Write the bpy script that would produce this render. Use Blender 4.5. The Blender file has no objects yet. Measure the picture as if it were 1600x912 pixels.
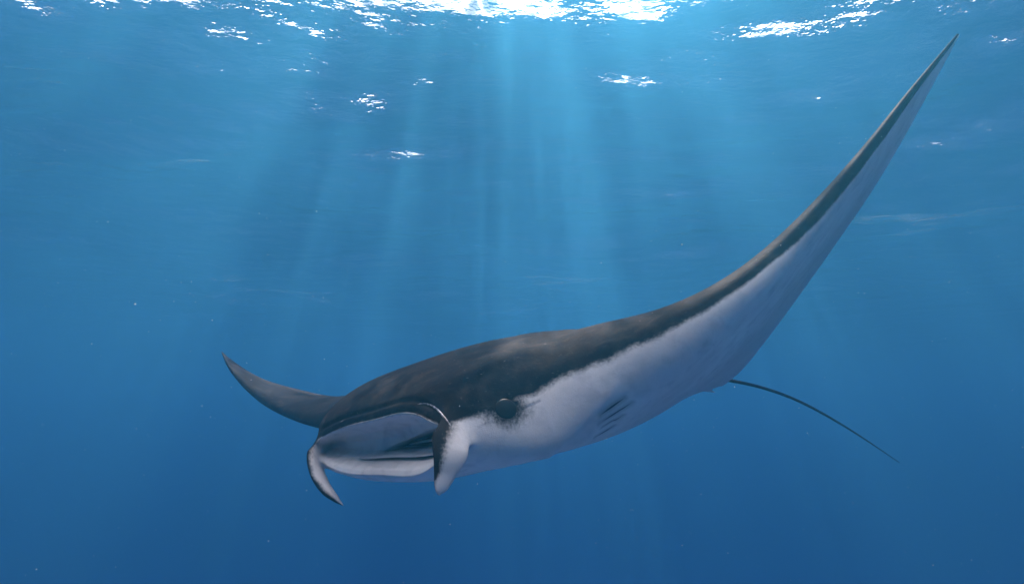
import bpy, bmesh, math, random
import numpy as np
from mathutils import Vector, Matrix, kdtree, noise as mnoise

random.seed(7); np.random.seed(7)
scene = bpy.context.scene
COL = scene.collection
R = math.radians

# ---------------------------------------------------------------- camera
CAM_Z = -3.6             # the camera hangs under three and a half metres under the surface (z = 0)
PITCH = 12.0             # looking slightly up
cam_data = bpy.data.cameras.new("camera")
cam_data.sensor_width = 36.0
cam_data.lens = 36.0*1000.0/1600.0
cam_data.clip_start = 0.05
cam_data.clip_end = 2000.0
camera = bpy.data.objects.new("camera", cam_data)
camera.location = (0, 0, CAM_Z)
camera.rotation_euler = (R(90+PITCH), 0, 0)
COL.objects.link(camera)
scene.camera = camera

# ---------------------------------------------------------------- sky, sun, exposure
SUN_EL, SUN_AZ = 57.7, -1.6          # direction of the light under water (degrees; azimuth 0 = straight ahead)
world = bpy.data.worlds.new("World"); scene.world = world
world.use_nodes = True
wn = world.node_tree; wn.nodes.clear()
sky = wn.nodes.new("ShaderNodeTexSky"); sky.sky_type = 'NISHITA'; sky.sun_disc = False
sky.sun_elevation = R(SUN_EL); sky.sun_rotation = R(SUN_AZ)
sky.dust_density = 3.0; sky.air_density = 1.0
bg = wn.nodes.new("ShaderNodeBackground"); bg.inputs[1].default_value = 0.15
wo = wn.nodes.new("ShaderNodeOutputWorld")
hs = wn.nodes.new("ShaderNodeHueSaturation"); hs.inputs['Saturation'].default_value = .25    # a bright, thinly veiled sky
wn.links.new(sky.outputs[0], hs.inputs['Color'])
tcw = wn.nodes.new("ShaderNodeTexCoord"); cl = wn.nodes.new("ShaderNodeTexNoise"); wn.links.new(tcw.outputs['Generated'], cl.inputs['Vector'])
cl.inputs['Scale'].default_value = 3.5; cl.inputs['Detail'].default_value = 5
mr = wn.nodes.new("ShaderNodeMapRange"); mr.inputs[1].default_value = .40; mr.inputs[2].default_value = .60; wn.links.new(cl.outputs[0], mr.inputs[0])
cm = wn.nodes.new("ShaderNodeMix"); cm.data_type = 'RGBA'; cm.inputs[7].default_value = (13.5, 12.2, 11.4, 1)          # scattered white clouds, added to brighten the light on the belly
wn.links.new(mr.outputs[0], cm.inputs[0]); wn.links.new(hs.outputs[0], cm.inputs[6]); wn.links.new(cm.outputs[2], bg.inputs[0]); wn.links.new(bg.outputs[0], wo.inputs[0])

sun_data = bpy.data.lights.new("sun", 'SUN')
sun_data.energy = 4.6; sun_data.angle = R(0.5); sun_data.color = (1.0, .84, .68)
sun = bpy.data.objects.new("sun", sun_data)
sd = Vector((math.sin(R(SUN_AZ))*math.cos(R(SUN_EL)), math.cos(R(SUN_AZ))*math.cos(R(SUN_EL)), math.sin(R(SUN_EL))))
sun.rotation_euler = sd.to_track_quat('Z', 'Y').to_euler()
sun.location = sd*50
COL.objects.link(sun)

scene.view_settings.view_transform = 'Standard'
scene.view_settings.look = 'None'
scene.view_settings.gamma = 1.0
scene.view_settings.exposure = 2.76
cy = scene.cycles
cy.use_denoising = True
cy.max_bounces = 6; cy.diffuse_bounces = 2; cy.glossy_bounces = 3; cy.transmission_bounces = 3
cy.volume_bounces = 2; cy.transparent_max_bounces = 8
cy.caustics_reflective = False; cy.caustics_refractive = False
cy.sample_clamp_indirect = 4.0

# ---------------------------------------------------------------- helpers
def nt_mat(name):
    m = bpy.data.materials.new(name); m.use_nodes = True; m.node_tree.nodes.clear()
    return m, m.node_tree.nodes, m.node_tree.links
class N_:
    """small node-building helper"""
    def __init__(self, nodes, links): self.n, self.l = nodes, links
    def _set(self, sock, v):
        if isinstance(v, bpy.types.NodeSocket): self.l.new(v, sock)
        else: sock.default_value = v
    def math(self, op, a, b=0.0, c=None, clamp=False):
        k = self.n.new("ShaderNodeMath"); k.operation = op; k.use_clamp = clamp
        self._set(k.inputs[0], a); self._set(k.inputs[1], b)
        if c is not None: self._set(k.inputs[2], c)
        return k.outputs[0]
    def vmath(self, op, a, b=(0, 0, 0), out=0, scale=None):
        k = self.n.new("ShaderNodeVectorMath"); k.operation = op
        self._set(k.inputs[0], a); self._set(k.inputs[1], b)
        if scale is not None: self._set(k.inputs[3], scale)
        return k.outputs[out]
    def step(self, v, a, b, lo=0.0, hi=1.0):
        k = self.n.new("ShaderNodeMapRange"); k.interpolation_type = 'SMOOTHSTEP'
        self._set(k.inputs[0], v)
        for i, x in enumerate((a, b, lo, hi)): self._set(k.inputs[i+1], x)
        return k.outputs[0]
    def noise(self, vec, scale, detail=3, rough=.5, dist=0.0, out=0):
        k = self.n.new("ShaderNodeTexNoise")
        if vec is not None: self.l.new(vec, k.inputs['Vector'])
        k.inputs['Scale'].default_value = scale; k.inputs['Detail'].default_value = detail
        k.inputs['Roughness'].default_value = rough; k.inputs['Distortion'].default_value = dist
        return k.outputs[out]
    def mapping(self, vec, scale=(1, 1, 1), rot=(0, 0, 0), loc=(0, 0, 0)):
        k = self.n.new("ShaderNodeMapping"); self.l.new(vec, k.inputs[0])
        k.inputs['Location'].default_value = loc; k.inputs['Rotation'].default_value = rot; k.inputs['Scale'].default_value = scale
        return k.outputs[0]
    def mix(self, f, a, b):
        k = self.n.new("ShaderNodeMix"); k.data_type = 'RGBA'
        self._set(k.inputs[0], f); self._set(k.inputs[6], a); self._set(k.inputs[7], b)
        return k.outputs[2]
    def attr(self, name, out='Fac'):
        k = self.n.new("ShaderNodeAttribute"); k.attribute_name = name
        return k.outputs[out]
    def new(self, t): return self.n.new(t)
def link_mesh(name, verts, faces, mat=None, parent=None, smooth=True):
    me = bpy.data.meshes.new(name)
    me.from_pydata([tuple(v) for v in np.asarray(verts, float).tolist()], [], faces); me.update()
    if smooth: me.polygons.foreach_set('use_smooth', [True]*len(me.polygons))
    if mat: me.materials.append(mat)
    o = bpy.data.objects.new(name, me); COL.objects.link(o)
    if parent: o.parent = parent
    return o
_p = R(PITCH)
CAM_R = np.array([[1, 0, 0], [0, -math.sin(_p), math.cos(_p)], [0, math.cos(_p), math.sin(_p)]])  # camera (right, up, forward) -> world
def to_world(P):
    P = np.asarray(P, float)
    return P @ CAM_R.T + np.array([0, 0, CAM_Z])

# ---------------------------------------------------------------- water surface (real waves)
def wave_height(x, y):
    rs = np.random.RandomState(3); h = np.zeros_like(x); amp = 0
    for k in range(46):
        lam = 0.30*(1.115**k) if k < 34 else 12*(1.13**(k-34))
        th = R(rs.normal(100, 38)); ph = rs.uniform(0, 2*np.pi)
        a = WAVE_SLOPE*lam/(2*np.pi)*(.9 if lam < 8 else .55)
        kx, ky = np.cos(th)*2*np.pi/lam, np.sin(th)*2*np.pi/lam
        h += a*np.sin(kx*x+ky*y+ph+.6*np.sin((kx*y-ky*x)*.37+ph))
    return h
WAVE_SLOPE = .032
def build_surface():
    # finer towards the camera's view of the near surface, coarse far out
    y = np.concatenate([np.linspace(-140, -6, 40), np.arange(-5.5, 26, .055), 26+np.cumsum(.055*1.02**np.arange(230))])
    xi = np.concatenate([np.arange(0, 17, .055), 17+np.cumsum(.055*1.025**np.arange(160))]); x = np.concatenate([-xi[:0:-1], xi])
    X, Y = np.meshgrid(x, y); Z = wave_height(X, Y)*np.clip(1.3-np.hypot(X, Y)/150, .1, 1)
    ny, nx = X.shape
    co = np.stack([X, Y, Z], -1).reshape(-1, 3).astype('f4')
    idx = np.arange(ny*nx).reshape(ny, nx)
    q = np.stack([idx[:-1, :-1], idx[:-1, 1:], idx[1:, 1:], idx[1:, :-1]], -1).reshape(-1, 4)
    me = bpy.data.meshes.new("water_surface")
    me.vertices.add(len(co)); me.vertices.foreach_set('co', co.ravel())
    me.loops.add(q.size); me.loops.foreach_set('vertex_index', q.ravel().astype('i4'))
    me.polygons.add(len(q)); me.polygons.foreach_set('loop_start', (np.arange(len(q))*4).astype('i4'))
    me.polygons.foreach_set('use_smooth', np.ones(len(q), bool)); me.update(); me.validate()
    o = bpy.data.objects.new("water_surface", me); COL.objects.link(o); o["kind"] = "structure"
    print("surface", len(co), Z.min(), Z.max())
    m, n, l = nt_mat("water_surface_material"); k = N_(n, l)
    geo = n.new("ShaderNodeNewGeometry"); pos = geo.outputs['Position']
    nz = k.noise(k.mapping(pos, (1.0, 1.5, 1)), 7.0, 3, .55)
    bump = n.new("ShaderNodeBump"); bump.inputs['Distance'].default_value = .012; bump.inputs['Strength'].default_value = 1.0
    l.new(nz, bump.inputs['Height'])
    fr = n.new("ShaderNodeFresnel"); fr.inputs[0].default_value = 1.33; l.new(bump.outputs[0], fr.inputs[1])
    # light focused by the swell, painted into the tint as bright and dim patches
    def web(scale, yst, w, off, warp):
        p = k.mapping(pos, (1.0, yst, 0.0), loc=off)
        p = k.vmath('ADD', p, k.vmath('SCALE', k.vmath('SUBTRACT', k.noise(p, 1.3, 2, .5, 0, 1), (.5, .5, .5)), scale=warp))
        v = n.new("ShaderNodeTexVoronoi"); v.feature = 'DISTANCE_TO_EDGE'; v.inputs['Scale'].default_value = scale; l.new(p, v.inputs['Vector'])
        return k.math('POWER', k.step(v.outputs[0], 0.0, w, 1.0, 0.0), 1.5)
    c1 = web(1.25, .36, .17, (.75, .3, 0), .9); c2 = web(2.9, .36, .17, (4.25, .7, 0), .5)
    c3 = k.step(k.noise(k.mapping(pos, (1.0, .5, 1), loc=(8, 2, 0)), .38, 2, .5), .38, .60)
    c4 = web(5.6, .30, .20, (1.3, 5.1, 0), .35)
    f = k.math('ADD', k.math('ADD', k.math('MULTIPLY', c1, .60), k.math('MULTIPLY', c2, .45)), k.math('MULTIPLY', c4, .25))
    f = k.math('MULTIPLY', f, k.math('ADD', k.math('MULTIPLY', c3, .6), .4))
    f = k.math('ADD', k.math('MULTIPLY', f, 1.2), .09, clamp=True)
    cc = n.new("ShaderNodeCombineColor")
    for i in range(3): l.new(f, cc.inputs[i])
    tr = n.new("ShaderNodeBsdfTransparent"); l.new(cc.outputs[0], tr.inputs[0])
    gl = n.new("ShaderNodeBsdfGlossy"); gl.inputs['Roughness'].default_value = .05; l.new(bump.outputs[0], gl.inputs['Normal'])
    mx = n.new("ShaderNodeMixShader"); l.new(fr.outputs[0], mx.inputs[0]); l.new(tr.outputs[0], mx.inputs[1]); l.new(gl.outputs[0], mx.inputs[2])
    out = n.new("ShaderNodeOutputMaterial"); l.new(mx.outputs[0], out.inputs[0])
    me.materials.append(m)
build_surface()

# ---------------------------------------------------------------- the body of water as air-like haze
WATER_SCATTER = (.0, .0022, .0070)
PARTICLE_SCATTER = (.0, .0155, .0258); PARTICLE_G = .80; GLARE_SCATTER = (.0050, .0078, .0078)
WATER_ABSORB = (.122, .094, .055)
FILL_SEABED = -15.0
def build_fill_seabed():
    # pale sand bottom added as unseen fill, lighting the belly from below
    n = 120; g = np.linspace(-134, 134, n); g = np.sign(g)*np.abs(g/134)**1.5*134
    X, Y = np.meshgrid(g, g); Z = FILL_SEABED+.5*np.sin(X*.11+1)*np.cos(Y*.09)+.25*np.sin(X*.31+Y*.22)
    V = np.stack([X, Y, Z], -1).reshape(-1, 3)
    F = [(j*n+i, j*n+i+1, (j+1)*n+i+1, (j+1)*n+i) for j in range(n-1) for i in range(n-1)]
    m, nn, l = nt_mat("fill_sand"); k = N_(nn, l)
    pos = nn.new("ShaderNodeNewGeometry").outputs['Position']
    c = k.mix(k.noise(pos, 1.2, 4, .6), (.46, .41, .35, 1), (.62, .57, .49, 1))
    b = nn.new("ShaderNodeBsdfPrincipled"); l.new(c, b.inputs['Base Color']); b.inputs['Roughness'].default_value = .9
    bp = nn.new("ShaderNodeBump"); bp.inputs['Distance'].default_value = .04; l.new(k.noise(k.mapping(pos, (1, 4, 1)), 2.0, 3), bp.inputs['Height']); l.new(bp.outputs[0], b.inputs['Normal'])
    o = nn.new("ShaderNodeOutputMaterial"); l.new(b.outputs[0], o.inputs[0])
    ob = link_mesh("fill_seabed", V, F, m); ob["kind"] = "structure"
build_fill_seabed()
def build_haze():
    x0, x1, y0, y1, z0, z1 = -135, 135, -130, 140, FILL_SEABED-2.2, -.75
    V = [(x, y, z) for z in (z0, z1) for y in (y0, y1) for x in (x0, x1)]
    F = [(0, 2, 3, 1), (4, 5, 7, 6), (0, 1, 5, 4), (2, 6, 7, 3), (0, 4, 6, 2), (1, 3, 7, 5)]
    m, n, l = nt_mat("water_volume")
    def scatter(sig, g):
        q = n.new("ShaderNodeVolumeScatter"); d = max(sig)
        q.inputs['Color'].default_value = (sig[0]/d, sig[1]/d, sig[2]/d, 1); q.inputs['Density'].default_value = d
        q.inputs['Anisotropy'].default_value = g; return q
    wat = scatter(WATER_SCATTER, .0)            # the water itself: scatters blue, all ways
    par = scatter(PARTICLE_SCATTER, PARTICLE_G)  # fine suspended matter: nearly white, forwards
    d = max(WATER_ABSORB)
    ab = n.new("ShaderNodeVolumeAbsorption"); ab.inputs['Density'].default_value = d
    ab.inputs['Color'].default_value = (1-WATER_ABSORB[0]/d, 1-WATER_ABSORB[1]/d, 1-WATER_ABSORB[2]/d, 1)
    gla = scatter(GLARE_SCATTER, .95)
    a0 = n.new("ShaderNodeAddShader"); l.new(gla.outputs[0], a0.inputs[0]); l.new(par.outputs[0], a0.inputs[1]); par = a0
    a1 = n.new("ShaderNodeAddShader"); l.new(wat.outputs[0], a1.inputs[0]); l.new(par.outputs[0], a1.inputs[1])
    ad = n.new("ShaderNodeAddShader"); l.new(a1.outputs[0], ad.inputs[0]); l.new(ab.outputs[0], ad.inputs[1])
    out = n.new("ShaderNodeOutputMaterial"); l.new(ad.outputs[0], out.inputs['Volume'])
    o = link_mesh("haze", V, F, m, smooth=False); o["kind"] = "stuff"
build_haze()

# ---------------------------------------------------------------- drifting plankton
def build_plankton():
    rs = np.random.RandomState(11); V, F = [], []
    ico = [(0, 0, 1), (.89, 0, .45), (.28, .85, .45), (-.72, .53, .45), (-.72, -.53, .45), (.28, -.85, .45), (.72, .53, -.45), (-.28, .85, -.45), (-.89, 0, -.45), (-.28, -.85, -.45), (.72, -.53, -.45), (0, 0, -1)]
    tri = [(0,1,2),(0,2,3),(0,3,4),(0,4,5),(0,5,1),(1,6,2),(2,7,3),(3,8,4),(4,9,5),(5,10,1),(6,7,2),(7,8,3),(8,9,4),(9,10,5),(10,6,1),(11,7,6),(11,8,7),(11,9,8),(11,10,9),(11,6,10)]
    ico = np.array(ico)
    for _ in range(7000):
        y = rs.uniform(.8, 9); x = rs.uniform(-1.1, 1.1)*y; z = CAM_Z+rs.uniform(-.7, 1.0)*y
        if z > -.9: continue
        r = .00040*rs.lognormal(0, .45)*(.5+.35*y)
        b = len(V); V += (ico*r*rs.uniform(.6, 1.5, 3)+(x, y, z)).tolist(); F += [tuple(b+i for i in t) for t in tri]
    m, n, l = nt_mat("plankton"); b = n.new("ShaderNodeBsdfPrincipled"); b.inputs['Base Color'].default_value = (.6, .62, .6, 1)
    b.inputs['Roughness'].default_value = .6
    o = n.new("ShaderNodeOutputMaterial"); l.new(b.outputs[0], o.inputs[0])
    ob = link_mesh("plankton", V, F, m); ob["kind"] = "stuff"
build_plankton()
# ---------------------------------------------------------------- manta body
F_PX = 1000.0            # focal length in photo pixels (1600 wide)
def cam_pt(px, py, d):   # photo pixel + depth (m) -> camera space (right, up, forward)
    return np.array([(px-800.0)/F_PX*d, (456.0-py)/F_PX*d, d])

# stations from far wing tip to near wing tip.
# s, leading edge (px,py,depth), trailing edge (px,py,depth), upper half thickness, lower half thickness,
# chord position of greatest thickness, mouth half height (0 = closed round nose), mouth depth
ST = [
 (-1.00, (346,549,4.20), (350,553,4.22), .003,.003, .30, 0, 0),
 (-0.94, (354,568,4.10), (372,569,4.26), .012,.010, .30, 0, 0),
 (-0.84, (373,594,4.00), (405,589,4.32), .025,.018, .28, 0, 0),
 (-0.70, (411,628,3.85), (462,607,4.38), .045,.028, .28, 0, 0),
 (-0.55, (462,652,3.60), (535,620,4.42), .070,.040, .28, 0, 0),
 (-0.42, (515,664,3.32), (640,620,4.40), .120,.060, .30, 0, 0),
 (-0.30, (550,668,3.02), (760,612,4.20), .190,.09, .34, 0, 0),
 (-0.22, (526,680,2.80), (870,604,3.95), .250,.125,.38, 0, 0),
 (-0.165,(494,700,2.64), (940,598,3.80), .285,.150,.38, .026,0),
 (-0.10, (528,704,2.46), (1000,592,3.68), .315,.155,.39, .080,0),
 ( 0.00, (592,699,2.28), (1055,588,3.56), .335,.172,.39, .104,0),
 ( 0.10, (660,692,2.10), (1078,590,3.50), .330,.150,.39, .100,0),
 ( 0.165,(712,684,1.99), (1096,598,3.44), .330,.125,.38, .024,0),
 ( 0.22, (760,664,2.01), (1112,606,3.38), .335,.135,.38, 0, 0),
 ( 0.30, (848,624,2.10), (1128,602,3.30), .290,.160,.36, 0, 0),
 ( 0.38, (930,580,2.10), (1142,592,3.22), .240,.145,.33, 0, 0),
 ( 0.47, (1025,532,2.06), (1160,576,3.12), .172,.110,.29, 0, 0),
 ( 0.57, (1115,474,2.05), (1186,545,2.98), .105,.072,.24, 0, 0),
 ( 0.68, (1205,405,2.08), (1235,480,2.84), .075,.050,.20, 0, 0),
 ( 0.79, (1295,308,2.13), (1312,372,2.70), .050,.030,.22, 0, 0),
 ( 0.88, (1370,214,2.20), (1377,275,2.60), .034,.022,.24, 0, 0),
 ( 0.95, (1432,131,2.28), (1440,165,2.50), .018,.012,.26, 0, 0),
 ( 1.00, (1496,53,2.40), (1499,55,2.43), .003,.003, .30, 0, 0),
]
def _interp(xs, ys, x):
    """monotone-ish cubic (Catmull-Rom with non-uniform tangents) through the stations"""
    xs = np.asarray(xs, float); ys = np.asarray(ys, float)
    if ys.ndim == 1: ys = ys[:, None]; flat = True
    else: flat = False
    h = np.diff(xs); dl = np.diff(ys, axis=0)/h[:, None]
    m = np.zeros_like(ys)
    m[1:-1] = (dl[:-1]*h[1:, None]+dl[1:]*h[:-1, None])/(h[:-1]+h[1:])[:, None]
    m[0] = dl[0]; m[-1] = dl[-1]
    i = np.clip(np.searchsorted(xs, x, side='right')-1, 0, len(xs)-2)
    t = ((x-xs[i])/h[i])[:, None]; hh = h[i][:, None]
    y = (2*t**3-3*t**2+1)*ys[i]+(t**3-2*t**2+t)*hh*m[i]+(-2*t**3+3*t**2)*ys[i+1]+(t**3-t**2)*hh*m[i+1]
    return y[:, 0] if flat else y
def _step(x, a, b):
    t = np.clip((x-a)/(b-a), 0, 1); return t*t*(3-2*t)
def _smooth(a, n, w=2):
    a = a.copy()
    for _ in range(n):
        b = a.copy(); b[1:-1] = (a[:-2]+a[2:]+a[1:-1]*w)/(2+w); a = b
    return a

NS, NU, NC, NL = 640, 100, 100, 120
def manta_surface():
    ss = np.array([r[0] for r in ST])
    # denser stations round the head
    q = np.linspace(0, 1, NS); dens = _interp([0, .06, .3, .42, .58, .72, .94, 1], [1.3, 1, .9, .55, .55, .8, 1, 1.3], q)
    s = np.concatenate([[0], np.cumsum((dens[1:]+dens[:-1])/2)]); s = -1+2*s/s[-1]
    LE = _interp(ss, [cam_pt(*r[1]) for r in ST], s)
    TE = _interp(ss, [cam_pt(*r[2]) for r in ST], s)
    LE = _smooth(LE, 14); TE = _smooth(TE, 14)
    hu, hl, vm, mh, md = [_interp(ss, [r[k] for r in ST], s) for k in (3, 4, 5, 6, 7)]
    hu = _smooth(hu, 200); hl = _smooth(hl, 40); vm = _smooth(vm, 40)
    mh = np.clip(mh, 0, None); md = np.clip(md, 0, None)
    out = np.abs(s) > .170
    mh[out] = 0; md[out] = 0
    mh = _smooth(mh, 6); md = _smooth(md, 6)
    C = TE-LE; T = np.gradient(.7*LE+.3*TE, axis=0)
    N = np.cross(C, T); N /= np.linalg.norm(N, axis=1)[:, None]
    if N[NS//2, 1] < 0: N = -N
    gk = np.exp(-.5*(np.arange(-150, 151)/45.0)**2); gk /= gk.sum()
    N = np.stack([np.convolve(np.pad(N[:, j], 150, mode='edge'), gk, 'valid') for j in range(3)], 1); N /= np.linalg.norm(N, axis=1)[:, None]
    a = lambda n: 1-np.cos(np.linspace(0, 1, n)*np.pi/2)   # dense near the leading edge
    vu = a(NU)[::-1]; vl = a(NL)
    wl = _step(s, .16, .30)
    def prof(v, vm, m0, h, ex=1.7):
        f = np.clip(m0/np.maximum(h, 1e-4), 0, .95)
        t = np.clip(v/vm, 0, 1)
        front = f+(1-f)*(1-(1-t)**2.4)**(.5+.35*f)
        r = np.clip((v-vm)/(1-vm), 0, 1)
        rear = (1-r*r)**ex
        return np.where(v < vm, front, rear)*.985+.015*(v > vm)
    MW = np.array([0, .03, .07, .14, .28, .42, .50, .56, .62, .70, .78, .82, .85, .88, .93, .97, 1])
    MZ = np.array([1, .98, .92, .80, .52, .22, .05, -.08, -.22, -.34, -.40, -.45, -.52, -.58, -.74, -.92, -1])
    MX = np.array([0, -.10, -.06, .25, .80, 1.0, 1.0, 1.0, 1.0, .90, .62, .52, .50, .34, .0, -.10, 0])
    MH = np.array([0, 0, 0, 0, .02, .5, 1, 1, .9, .3, .03, 0, 0, 0, 0, 0, 0])
    MS = np.array([0, 0, 0, 0, 0, 0, 0, 0, 0, 0, 0, .0, 1, .1, 0, 0, 0])
    D2 = 0*s; D3 = .07*_step(s, -.09, -.03)
    P = np.zeros((NS, NU+NC+NL, 3)); tag = np.zeros((NS, NU+NC+NL))
    for i in range(NS):
        zu = hu[i]*prof(vu, vm[i], mh[i], hu[i]); zl = hl[i]*prof(vl, vm[i]*(.5-.2*wl[i]), mh[i], hl[i], 1.7+.7*wl[i])
        P[i, :NU] = LE[i]+vu[:, None]*C[i]+zu[:, None]*N[i]; tag[i, :NU] = vu
        cl = np.linalg.norm(C[i]); c = C[i]/cl
        # mouth: rounded lips then a pocket running back
        w = np.linspace(0, 1, NC+2)[1:-1]; z0 = zu[-1]; z1 = -zl[0]
        on = np.clip(mh[i]/.05, 0, 1)
        fx = np.interp(w, MW, MX)*.10*on; hole = np.interp(w, MW, MH)*D2[i]*on; slit = np.interp(w, MW, MS)*D3[i]*on
        zz = (z0+z1)/2+(z0-z1)/2*np.interp(w, MW, MZ)
        P[i, NU:NU+NC] = LE[i]+(fx+hole+slit)[:, None]*c+zz[:, None]*N[i]; tag[i, NU:NU+NC] = 2+w
        P[i, NU+NC:] = LE[i]+vl[:, None]*C[i]-zl[:, None]*N[i]; tag[i, NU+NC:] = -vl
    # the gullet, dark flesh with shade painted in, and one pale gill arch across it
    throat_shade = np.zeros(tag.shape); I = slice(NU, NU+NC); Q = P[:, I]
    x = 800+F_PX*Q[..., 0]/Q[..., 2]; y = 456-F_PX*Q[..., 1]/Q[..., 2]
    ytop = np.interp(x, [596, 604, 622, 640, 672, 720], [706, 703, 693, 686, 672, 664]); ybot = np.interp(x, [596, 640, 672, 720], [706, 705, 700, 694])
    yarc = np.interp(x, [620, 640, 672, 720], [699, 694, 690, 686])
    M = _step(y-ytop, -1.5, 3)*_step(ybot-y, -1.5, 3)*(x > 597)*(np.abs(s) < .16)[:, None]
    A = np.exp(-((y-yarc)/2.6)**2)*_step(x, 616, 634)
    M = M*(1-.85*A); throat_shade[:, I] = M
    P[:, I] += (C/np.linalg.norm(C, axis=1)[:, None])[:, None, :]*(M*.11)[..., None]
    w_ = np.linspace(0, 1, NC+2)[1:-1]; throat_shade[:, I] = np.maximum(throat_shade[:, I], .9*np.exp(-((w_-.852)/.012)**2)[None, :]*(D3/.07*(mh > .03))[:, None])  # shade in the lip slit joins the painted mask
    return P, tag, s, LE, TE, N, C, throat_shade

def fin_loft(rows, n=28, m=60, e=2.0):
    """closed tapering blade: rows = (centre px,py,depth, half width m, half thickness m, twist rad)"""
    rows = np.array(rows, float); L = len(rows)
    t = np.linspace(0, L-1, m); k = np.arange(L)
    cen = _interp(k, np.array([cam_pt(*r[:3]) for r in rows]), t)
    hw, ht, tw = [np.clip(_interp(k, rows[:, j], t), .0004 if j < 5 else -9, None) for j in (3, 4, 5)]
    T = np.gradient(cen, axis=0); T /= np.linalg.norm(T, axis=1)[:, None]
    ref = np.array([0, 0, 1.0])
    A = np.cross(T, ref); A /= np.linalg.norm(A, axis=1)[:, None]; B = np.cross(T, A)
    ph = np.linspace(0, 2*np.pi, n, endpoint=False)
    V = []; U = []
    for i in range(m):
        a = A[i]*np.cos(tw[i])+B[i]*np.sin(tw[i]); b = -A[i]*np.sin(tw[i])+B[i]*np.cos(tw[i])
        V.append(cen[i]+np.cos(ph)[:, None]*hw[i]*a+np.sin(ph)[:, None]*ht[i]*b)
        U.append(np.stack([np.cos(ph), np.sin(ph), np.full(n, i/(m-1))], 1))
    V = np.concatenate(V); U = np.concatenate(U)
    F = [(i*n+j, i*n+(j+1) % n, (i+1)*n+(j+1) % n, (i+1)*n+j) for i in range(m-1) for j in range(n)]
    F += [tuple(range(n))[::-1], tuple((m-1)*n+j for j in range(n))]
    return V, F, U
NEAR_FIN = [(744,632,2.36,.040,.030,.2),(728,648,2.17,.056,.032,.15),(715,668,2.025,.070,.026,.1),(707,690,1.965,.064,.020,.05),(702,715,1.93,.050,.018,0),(695,740,1.92,.034,.015,-.05),(690,758,1.91,.023,.012,-.1),(687,768,1.905,.013,.008,-.1),(686,773,1.90,.002,.002,-.1)]
FAR_FIN = [(530,660,2.74,.026,.05,0),(511,683,2.68,.025,.055,0),(497,703,2.61,.022,.060,0),(494,724,2.55,.019,.062,0),(499,746,2.50,.019,.056,.1),(510,765,2.46,.018,.044,.2),(523,778,2.43,.012,.030,.25),(531,785,2.42,.006,.014,.25),(536,789,2.41,.001,.002,.25)]
TAIL = [(1040,586,3.40,.03,.03,0),(1090,588,3.45,.014,.014,0),(1140,594,3.52,.0098,.0098,0),(1200,608,3.6,.0085,.0085,0),(1260,632,3.72,.0075,.0075,0),(1330,672,3.9,.0055,.0055,0),(1405,722,4.15,.002,.002,0)]
PELVIC = [(1050,594,3.32,.02,.02,0),(1078,600,3.32,.026,.014,0),(1098,606,3.32,.020,.010,0),(1111,610.5,3.32,.008,.005,0),(1118,613,3.32,.001,.001,0)]

# ---------------------------------------------------------------- build the manta
def polyline_signed(px, py, line):
    """signed pixel distance (+ above / left of the line) to a polyline"""
    best = np.full(px.shape, 1e9); sg = np.zeros(px.shape)
    for (x0, y0), (x1, y1) in zip(line, line[1:]):
        dx, dy = x1-x0, y1-y0; L2 = dx*dx+dy*dy
        t = np.clip(((px-x0)*dx+(py-y0)*dy)/L2, 0, 1)
        ex, ey = px-(x0+t*dx), py-(y0+t*dy); d = np.hypot(ex, ey)
        m = d < best; best[m] = d[m]; sg[m] = np.sign(dy*ex-dx*ey)[m]
    return best*sg
BOUND = [(700,668),(740,650),(765,638),(810,628),(850,605),(900,580),(970,553),(1040,520),(1100,487),(1170,440),(1250,372),(1330,285),(1400,190),(1450,113),(1490,58)]

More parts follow.
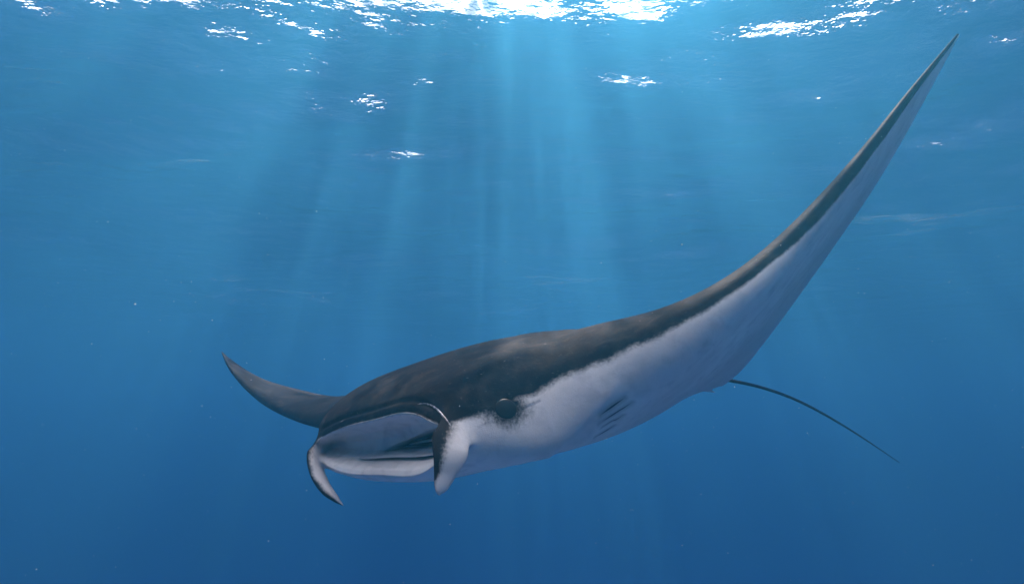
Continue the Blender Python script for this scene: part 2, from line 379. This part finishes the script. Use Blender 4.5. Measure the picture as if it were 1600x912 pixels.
def build_manta():
    P, tag, s, LE, TE, Nn, C, throat_shade = manta_surface()
    ns, nl, _ = P.shape
    # arc length round each section, zero at the leading edge, positive on the back
    seg = np.linalg.norm(np.diff(P, axis=1), axis=2)
    arc = np.zeros((ns, nl))
    up = np.concatenate([np.cumsum(seg[:, :NU-1][:, ::-1], axis=1)[:, ::-1], np.zeros((ns, 1))], axis=1)
    arc[:, :NU] = up
    arc[:, NU+NC:] = -np.concatenate([np.zeros((ns, 1)), np.cumsum(seg[:, NU+NC:], axis=1)], axis=1)
    # where the colour boundary runs on the near side
    qx = 800+F_PX*P[..., 0]/P[..., 2]; qy = 456-F_PX*P[..., 1]/P[..., 2]
    off = np.full(ns, -.10)
    near = np.where(s > .17)[0]
    for i in near:
        sel = np.where(np.abs(arc[i]) < .30)[0]; sel = sel[(sel < NU) | (sel >= NU+NC)]
        d = polyline_signed(qx[i, sel], qy[i, sel], BOUND)
        k = np.argsort(np.abs(d))[:2]; off[i] = arc[i, sel[k]].mean()
    mid = (s >= -.17) & (s <= .17); off[mid] = -.012
    bl = _step(s, .66, .82); off = off*(1-bl)-.028*bl
    o2 = _smooth(off, 12); off = np.where(np.abs(s) < .15, off, o2)
    D = arc-off[:, None]
    D *= (1+2.0*_step(s, .42, .70))[:, None]
    ins = tag >= 2; w = tag-2
    colj = np.arange(nl)[None, :] >= NU+NC; D = np.where(colj & mid[:, None], np.minimum(D, arc-.02), D)
    re_ = np.hypot((qx-788)/1.15, qy-634); D = np.where((~ins) & (s[:, None] > .1) & (s[:, None] < .5) & (np.abs(arc) < .4), np.maximum(D, (29-re_)*.0013), D)
    Dle = np.where(mid[:, None], np.maximum(.012-.45*w, -.05), (-off*(1+2.0*_step(s, .42, .70)))[:, None]); D[ins] = Dle[ins]
    # smooth unit normals of the section sheet for relief
    a = np.gradient(P, axis=0); b = np.gradient(P, axis=1); n = np.cross(a, b)
    n /= np.maximum(np.linalg.norm(n, axis=2), 1e-9)[..., None]
    if np.sum(n[ns//2, NU//2]*Nn[ns//2]) < 0: n = -n
    fw = -C/np.linalg.norm(C, axis=1)[:, None]; shut = 1-np.clip(md_open(s), 0, 1)
    for dj, wt in ((0, 1.0), (1, .8), (2, .6), (3, .4), (4, .2)):
        for j in (NU-1-dj, NU+NC+dj):
            n[:, j] = n[:, j]*(1-wt*shut)[:, None]+fw*(wt*shut)[:, None]
    n[:, NU:NU+NC] = np.where(shut[:, None, None] > .5, fw[:, None, :], n[:, NU:NU+NC])
    n /= np.maximum(np.linalg.norm(n, axis=2), 1e-9)[..., None]
    disp = relief(P, qx, qy, tag, arc, s)
    P = P+n*disp[..., None]
    F = [(i*nl+j, i*nl+(j+1) % nl, (i+1)*nl+(j+1) % nl, (i+1)*nl+j) for i in range(ns-1) for j in range(nl)]
    F += [tuple(range(nl))[::-1], tuple((ns-1)*nl+j for j in range(nl))]
    shells = [(P.reshape(-1, 3), F, D.ravel(), arc.ravel(), throat_shade.ravel())]
    for kind, rows in (('near', NEAR_FIN), ('far', FAR_FIN), ('tail', TAIL), ('pelvic', PELVIC)):
        v, f, u = fin_loft(rows)
        cx, sy, t = u.T
        if kind == 'near':
            lim = np.interp(t, [0, .15, .33, .62, .78, 1], [-.2, -.05, .18, .36, 1.0, 1.1])
            d = (-FSGN*cx-lim)*.05
            d = np.maximum(d, (-FSGN*cx-.93)*.05)
        elif kind == 'far': d = (-FSGN*cx+.40)*.03
        elif kind == 'pelvic': d = np.full(len(v), -.05)
        else: d = np.full(len(v), .05)
        shells.append((v, f, d, np.full(len(v), {'near': -.75, 'far': -.5, 'pelvic': -.4}.get(kind, .3)), np.zeros(len(v))))  # near fin's arc value greys its colour, to dull the sunlit spot
    objs = []
    for V, f, *_ in shells:
        me = bpy.data.meshes.new('shell'); me.from_pydata((np.asarray(V)*[1, 1, -1]).tolist(), [], f); me.update()
        bm = bmesh.new(); bm.from_mesh(me); bmesh.ops.remove_doubles(bm, verts=bm.verts, dist=3e-5); bmesh.ops.recalc_face_normals(bm, faces=bm.faces); bm.to_mesh(me); bm.free()
        o = bpy.data.objects.new('shell', me); COL.objects.link(o); objs.append(o)
    for q in objs[1:]:
        md = objs[0].modifiers.new('union', 'BOOLEAN'); md.operation = 'UNION'; md.solver = 'EXACT'; md.object = q
    dg = bpy.context.evaluated_depsgraph_get()
    me = bpy.data.meshes.new_from_object(objs[0].evaluated_get(dg)); me.name = 'body'
    for q in objs: m_ = q.data; bpy.data.objects.remove(q); bpy.data.meshes.remove(m_)
    nv = len(me.vertices); co = np.zeros(nv*3); me.vertices.foreach_get('co', co); co = to_world(co.reshape(-1, 3)*[1, 1, -1])
    src = np.concatenate([to_world(x[0]) for x in shells]); kd = kdtree.KDTree(len(src))
    for i, c in enumerate(src.tolist()): kd.insert(c, i)
    kd.balance()
    hit = [kd.find(c) for c in co.tolist()]
    ii = np.array([h[1] for h in hit]); dd = np.array([h[2] for h in hit])
    D_ = np.concatenate([x[2] for x in shells])[ii]; A_ = np.concatenate([x[3] for x in shells])[ii]; I_ = np.concatenate([x[4] for x in shells])[ii]
    # soften the joins of fins and tail
    new = co[dd > 1e-4]
    assert co[:, 2].max() > to_world(cam_pt(1497, 52, 2.4))[2]-.05, 'union lost the wing'
    print('manta', nv, 'join verts', len(new))
    ed = np.zeros(len(me.edges)*2, 'i4'); me.edges.foreach_get('vertices', ed); ed = ed.reshape(-1, 2)
    if len(new):
        k2 = kdtree.KDTree(len(new))
        for i, c in enumerate(new.tolist()): k2.insert(c, i)
        k2.balance()
        box0, box1 = new.min(0)-.06, new.max(0)+.06
        dist = np.full(nv, 9.0)
        for i in np.where(((co > box0) & (co < box1)).all(1))[0]: dist[i] = k2.find(co[i])[2]
        wgt = np.clip(1-dist/.055, 0, 1)[:, None]; wcol = np.clip(1-dist/.02, 0, 1)
        cc = (co-np.array([0, 0, CAM_Z])) @ CAM_R; sx = 800+F_PX*cc[:, 0]/cc[:, 2]
        nose = np.clip(1-np.abs(A_)/.06, 0, 1)*np.clip((sx-735)/30, 0, 1)*np.clip((960-sx)/60, 0, 1)*(cc[:, 2] < 2.6)
        wgt = np.maximum(wgt, .9*nose[:, None])
        deg = np.bincount(ed.ravel(), minlength=nv)[:, None]
        for _ in range(50):
            acc = np.zeros_like(co); np.add.at(acc, ed[:, 0], co[ed[:, 1]]); np.add.at(acc, ed[:, 1], co[ed[:, 0]])
            co = co+(acc/deg-co)*wgt*.6
        for _ in range(6):
            acc = np.zeros(nv); np.add.at(acc, ed[:, 0], D_[ed[:, 1]]); np.add.at(acc, ed[:, 1], D_[ed[:, 0]])
            D_ = D_+(acc/deg[:, 0]-D_)*wcol*.6
        for _ in range(40):
            acc = np.zeros(nv); np.add.at(acc, ed[:, 0], A_[ed[:, 1]]); np.add.at(acc, ed[:, 1], A_[ed[:, 0]])
            A_ = A_+(acc/deg[:, 0]-A_)*wgt[:, 0]*.7
    base = to_world(cam_pt(850, 600, 2.9))
    me.vertices.foreach_set('co', (co-base).ravel())
    for nm, arr in (('pigment', D_), ('arc', A_), ('mouth_shade', I_)):
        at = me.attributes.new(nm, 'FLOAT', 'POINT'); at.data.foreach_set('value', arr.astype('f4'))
    me.polygons.foreach_set('use_smooth', [True]*len(me.polygons)); me.update()
    from mathutils.bvhtree import BVHTree
    bv = BVHTree.FromPolygons([tuple(c) for c in co.tolist()], [tuple(p.vertices) for p in me.polygons]); _surf['bvh'] = bv
    root = bpy.data.objects.new('manta_ray', None); COL.objects.link(root); root.location = base
    root['label'] = 'large manta ray gliding under the surface, dark back, white belly, one wing raised high'
    root['category'] = 'manta ray'
    body = bpy.data.objects.new('body', me); COL.objects.link(body); body.parent = root
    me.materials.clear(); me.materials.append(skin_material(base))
    return root, base

def md_open(s): return (np.abs(s) < .165).astype(float)
def seg_pts(pts, d):  # list of (px,py) -> world points at the body surface depth d
    return [to_world(cam_pt(x, y, d)) for x, y in pts]
def relief(P, qx, qy, tag, arc, s):
    disp = np.zeros(qx.shape)
    outer = tag < 2
    low = tag < 0
    S = np.broadcast_to(s[:, None], qx.shape)
    # eye dome in its shallow socket
    r = np.hypot(qx-791, (qy-638)*1.05); m = outer & (S > .1) & (S < .5) & (arc > -.35) & (arc < .45)
    disp += np.where(m, .007*np.exp(-(r/24)**2), 0)
    # raised cheek ahead of the gills, ending in a step
    dg = polyline_signed(qx, qy, [(940, 580), (968, 597), (958, 618), (925, 652), (885, 690), (860, 712)])
    mm = low & (S > .12) & (S < .62)
    disp += np.where(mm, .010*_step(-dg, -4, 5)*_step(dg, -140, -10)*_step(-arc, .02, .16), 0)
    for a, b in GILLS:
        d = np.abs(polyline_signed(qx, qy, [a, b]))
        disp += np.where(mm, -.008*np.exp(-(d/5)**2), 0)
    # soft ridges on the back
    top = (tag >= 0) & outer
    for line, amp, wd in (([(600, 640), (690, 600), (770, 562), (850, 545)], .005, 12), ([(620, 655), (700, 618), (760, 585)], -.004, 12), ([(560, 640), (640, 600), (720, 562)], -.003, 12)):
        d = np.abs(polyline_signed(qx, qy, line)); disp += np.where(top & (np.abs(S) < .45), amp*np.exp(-(d/wd)**2), 0)
    # groove that follows the upper lip
    disp += np.where(top & (np.abs(S) < .18), -.010*np.exp(-((arc-.040)/.009)**2), 0)
    return disp
GILLS = [((976, 621), (938, 648)), ((988, 628), (936, 662)), ((974, 648), (941, 667)), ((960, 664), (930, 682))]
FSGN, FS2 = -1, 1

def skin_material(base):
    m, n, l = nt_mat("manta_skin"); k = N_(n, l)
    tc = n.new("ShaderNodeTexCoord"); ob = tc.outputs['Object']
    pig = k.attr('pigment'); arc = k.attr('arc'); ins = k.attr('mouth_shade')
    big = k.noise(ob, 2.3, 4, .55, .3); med = k.noise(ob, 14, 4, .6, .2); fine = k.noise(ob, 90, 3, .6); mic = k.noise(ob, 320, 2, .6)
    # ragged, dappled edge between back and belly
    pig = k.math('ADD', pig, k.math('MULTIPLY', k.math('SUBTRACT', k.noise(ob, 9, 5, .7, .6), .5), .045))
    e = k.math('ADD', pig, k.math('MULTIPLY', k.math('SUBTRACT', k.noise(ob, 110, 4, .8), .5), .034))
    dark = k.step(e, -.020, .015)
    back = k.mix(k.step(big, .35, .7), (.006, .0055, .009, 1), (.021, .017, .015, 1))
    back = k.mix(k.math('MULTIPLY', k.step(med, .45, .75), .5), back, (.040, .034, .028, 1))
    back = k.mix(k.math('MULTIPLY', k.step(fine, .62, .8), .35), back, (.17, .16, .15, 1))
    belly = k.mix(k.step(big, .35, .68), (.74, .67, .64, 1), (.86, .79, .75, 1))
    belly = k.mix(k.math('MULTIPLY', k.step(med, .45, .75), .5), belly, (.50, .47, .48, 1))
    belly = k.mix(k.math('MULTIPLY', k.step(fine, .66, .8), .25), belly, (.36, .35, .42, 1))
    col = k.mix(dark, belly, back)
    dusk_shade = k.math('MULTIPLY', k.step(k.math('ADD', arc, k.math('MULTIPLY', k.math('SUBTRACT', big, .5), .5)), -.85, -.10, .62, 0.0), k.math('SUBTRACT', 1.0, dark))
    col = k.mix(dusk_shade, col, (.50, .45, .44, 1))          # dusky tone towards the belly's rear margin; painted shade on the near fin
    smudge = k.step(k.noise(k.mapping(ob, (1, 1, 1), rot=(.2, .5, .1)), 5.5, 5, .7, .8), .54, .72)
    col = k.mix(k.math('MULTIPLY', k.math('MULTIPLY', smudge, .38), k.math('SUBTRACT', 1.0, dark)), col, (.38, .34, .34, 1))
    streak = k.step(k.noise(k.mapping(ob, (1.2, 5, 6), rot=(0, .25, .75)), 3.0, 5, .65, .6), .50, .74)
    col = k.mix(k.math('MULTIPLY', k.math('MULTIPLY', streak, .55), dark), col, (.058, .046, .038, 1))
    # small pale scratches on the back
    sc = k.step(k.noise(k.mapping(ob, (1, 4, 9), rot=(.4, .3, .9)), 26, 2, .5), .74, .80)
    fl = k.step(k.noise(ob, 34, 1, .4), .80, .84)
    col = k.mix(k.math('MULTIPLY', fl, .5), col, (.34, .33, .36, 1))
    col = k.mix(k.math('MULTIPLY', sc, .35), col, (.45, .45, .48, 1))
    # gill slits
    slit = None
    for a, b in GILLS:
        A, B = [skin_hit(*p)[0]-base for p in (a, b)]
        AB = B-A; L2 = float(AB@AB)
        pa = k.vmath('SUBTRACT', ob, tuple(A)); t = k.math('DIVIDE', k.vmath('DOT_PRODUCT', pa, tuple(AB), out=1), L2, clamp=True)
        q = k.vmath('SCALE', tuple(AB), scale=t)
        d = k.vmath('DISTANCE', pa, q, out=1)
        wd = k.math('MULTIPLY', k.math('SINE', k.math('MULTIPLY', t, 3.1)), .0032)
        sl = k.step(k.math('SUBTRACT', d, wd), -.002, .0025, 1.0, 0.0)
        sl = k.math('MAXIMUM', sl, k.step(k.math('SUBTRACT', d, wd), 0.0, .020, .32, 0.0))  # soft shadow round the slit, painted into the skin colour
        slit = sl if slit is None else k.math('MAXIMUM', slit, sl)
    col = k.mix(slit, col, (.03, .03, .05, 1))
    col = k.mix(k.math('MULTIPLY', k.step(ins, .25, .8), .93), col, (.025, .026, .035, 1))  # painted shade of the gullet and lip slit
    bs = n.new("ShaderNodeBsdfPrincipled"); l.new(col, bs.inputs['Base Color'])
    l.new(k.math('ADD', k.math('MULTIPLY', med, .15), .5), bs.inputs['Roughness'])
    bs.inputs['IOR'].default_value = 1.04
    bs.inputs['Subsurface Weight'].default_value = 0.0
    bp = n.new("ShaderNodeBump"); bp.inputs['Distance'].default_value = .0025; bp.inputs['Strength'].default_value = .6
    h = k.math('ADD', k.math('ADD', k.math('MULTIPLY', fine, .6), k.math('MULTIPLY', mic, .5)), k.math('MULTIPLY', med, 1.5))
    l.new(h, bp.inputs['Height']); l.new(bp.outputs[0], bs.inputs['Normal'])
    out = n.new("ShaderNodeOutputMaterial"); l.new(bs.outputs[0], out.inputs[0])
    return m
_surf = {}
def skin_hit(px, py):
    """where the ray through a photo position meets the finished skin (world point, normal)"""
    d = CAM_R @ cam_pt(px, py, 1.0); d = Vector(d).normalized()
    p, n, *_ = _surf['bvh'].ray_cast(Vector((0, 0, CAM_Z)), d)
    return (np.array(p), np.array(n)) if p is not None else (to_world(cam_pt(px, py, 2.2)), np.array([0, -1, 0]))
root, base = build_manta()

# ---------------------------------------------------------------- eye
def build_eye():
    C, nrm = skin_hit(791, 638)
    if nrm[1] > 0: nrm = -nrm
    nz = Vector(nrm); rot = nz.to_track_quat('Z', 'Y').to_matrix()
    def cap(name, mat, rad, r0, flat, lift, par):
        V, F, n, m = [], [], 40, 12
        for i in range(m+1):
            a = i/m*math.pi/2
            for j in range(n):
                ph = 2*math.pi*j/n
                p = rot @ Vector((math.sin(a)*rad*math.cos(ph)*1.12, math.sin(a)*rad*math.sin(ph), math.cos(a)*rad*flat+lift))
                V.append(p)
        F = [(i*n+j, (i+1)*n+j, (i+1)*n+(j+1) % n, i*n+(j+1) % n) for i in range(m) for j in range(n)]
        o = link_mesh(name, [tuple(v) for v in V], F, mat, par); o.location = Vector(C-base) if par is root else (0, 0, 0)
        return o
    m, n, l = nt_mat("eye_dark"); k = N_(n, l)
    ob = n.new("ShaderNodeTexCoord").outputs['Object']
    r = k.vmath('LENGTH', ob, out=1)
    ring = k.math('SINE', k.math('MULTIPLY', r, 900.0))
    col = k.mix(k.math('MULTIPLY', k.math('ADD', k.math('MULTIPLY', ring, .5), .5), .25), (.008, .009, .013, 1), (.015, .016, .022, 1))
    b = n.new("ShaderNodeBsdfPrincipled"); l.new(col, b.inputs['Base Color']); b.inputs['Roughness'].default_value = .5; b.inputs['Specular IOR Level'].default_value = .1
    o = n.new("ShaderNodeOutputMaterial"); l.new(b.outputs[0], o.inputs[0])
    e = cap('eye', m, .033, 0, .22, -.0020, root)
    m2, n2, l2 = nt_mat("pupil_dark"); b = n2.new("ShaderNodeBsdfPrincipled"); b.inputs['Base Color'].default_value = (.006, .007, .012, 1); b.inputs['Roughness'].default_value = .3; b.inputs['Specular IOR Level'].default_value = .15
    o = n2.new("ShaderNodeOutputMaterial"); l2.new(b.outputs[0], o.inputs[0])
    cap('pupil', m2, .011, 0, .12, .0042, e)
build_eye()

# ---------------------------------------------------------------- skin fold where the head fin hinges
def build_fold():
    pts = [(652, 631), (664, 630), (676, 634), (685, 641), (693, 650), (700, 659), (706, 667)]
    t = np.linspace(0, len(pts)-1, 40); q = _interp(np.arange(len(pts)), np.array(pts, float), t)
    V, F, n = [], [], 8
    P = []; Nn = []
    for x, y in q:
        p, nn = skin_hit(x, y); nn = nn if nn[1] < 0 else -nn
        P.append(p); Nn.append(nn)
    P = _smooth(np.array(P), 6); Nn = _smooth(np.array(Nn), 10)
    T = np.gradient(P, axis=0)
    for i in range(len(P)):
        nn = Nn[i]/np.linalg.norm(Nn[i]); b = np.cross(T[i], nn); b /= np.linalg.norm(b)
        r = .0030*math.sin(math.pi*min(1, (i+.6)/len(P)))**.6
        for j in range(n):
            a = 2*math.pi*j/n; V.append(P[i]+b*math.cos(a)*r*1.2+nn*(math.sin(a)*r*.8)-base)
    m_ = len(P)
    F = [(i*n+j, i*n+(j+1) % n, (i+1)*n+(j+1) % n, (i+1)*n+j) for i in range(m_-1) for j in range(n)]
    F += [tuple(range(n))[::-1], tuple((m_-1)*n+j for j in range(n))]
    m, nn_, l = nt_mat("fold_skin"); k = N_(nn_, l)
    b = nn_.new("ShaderNodeBsdfPrincipled"); ob = nn_.new("ShaderNodeTexCoord").outputs['Object']
    l.new(k.mix(k.step(k.noise(ob, 70, 3), .45, .6), (.10, .09, .10, 1), (.42, .40, .43, 1)), b.inputs['Base Color']); b.inputs['Roughness'].default_value = .5
    o = nn_.new("ShaderNodeOutputMaterial"); l.new(b.outputs[0], o.inputs[0])
    link_mesh('skin_fold', V, F, m, root)
build_fold()
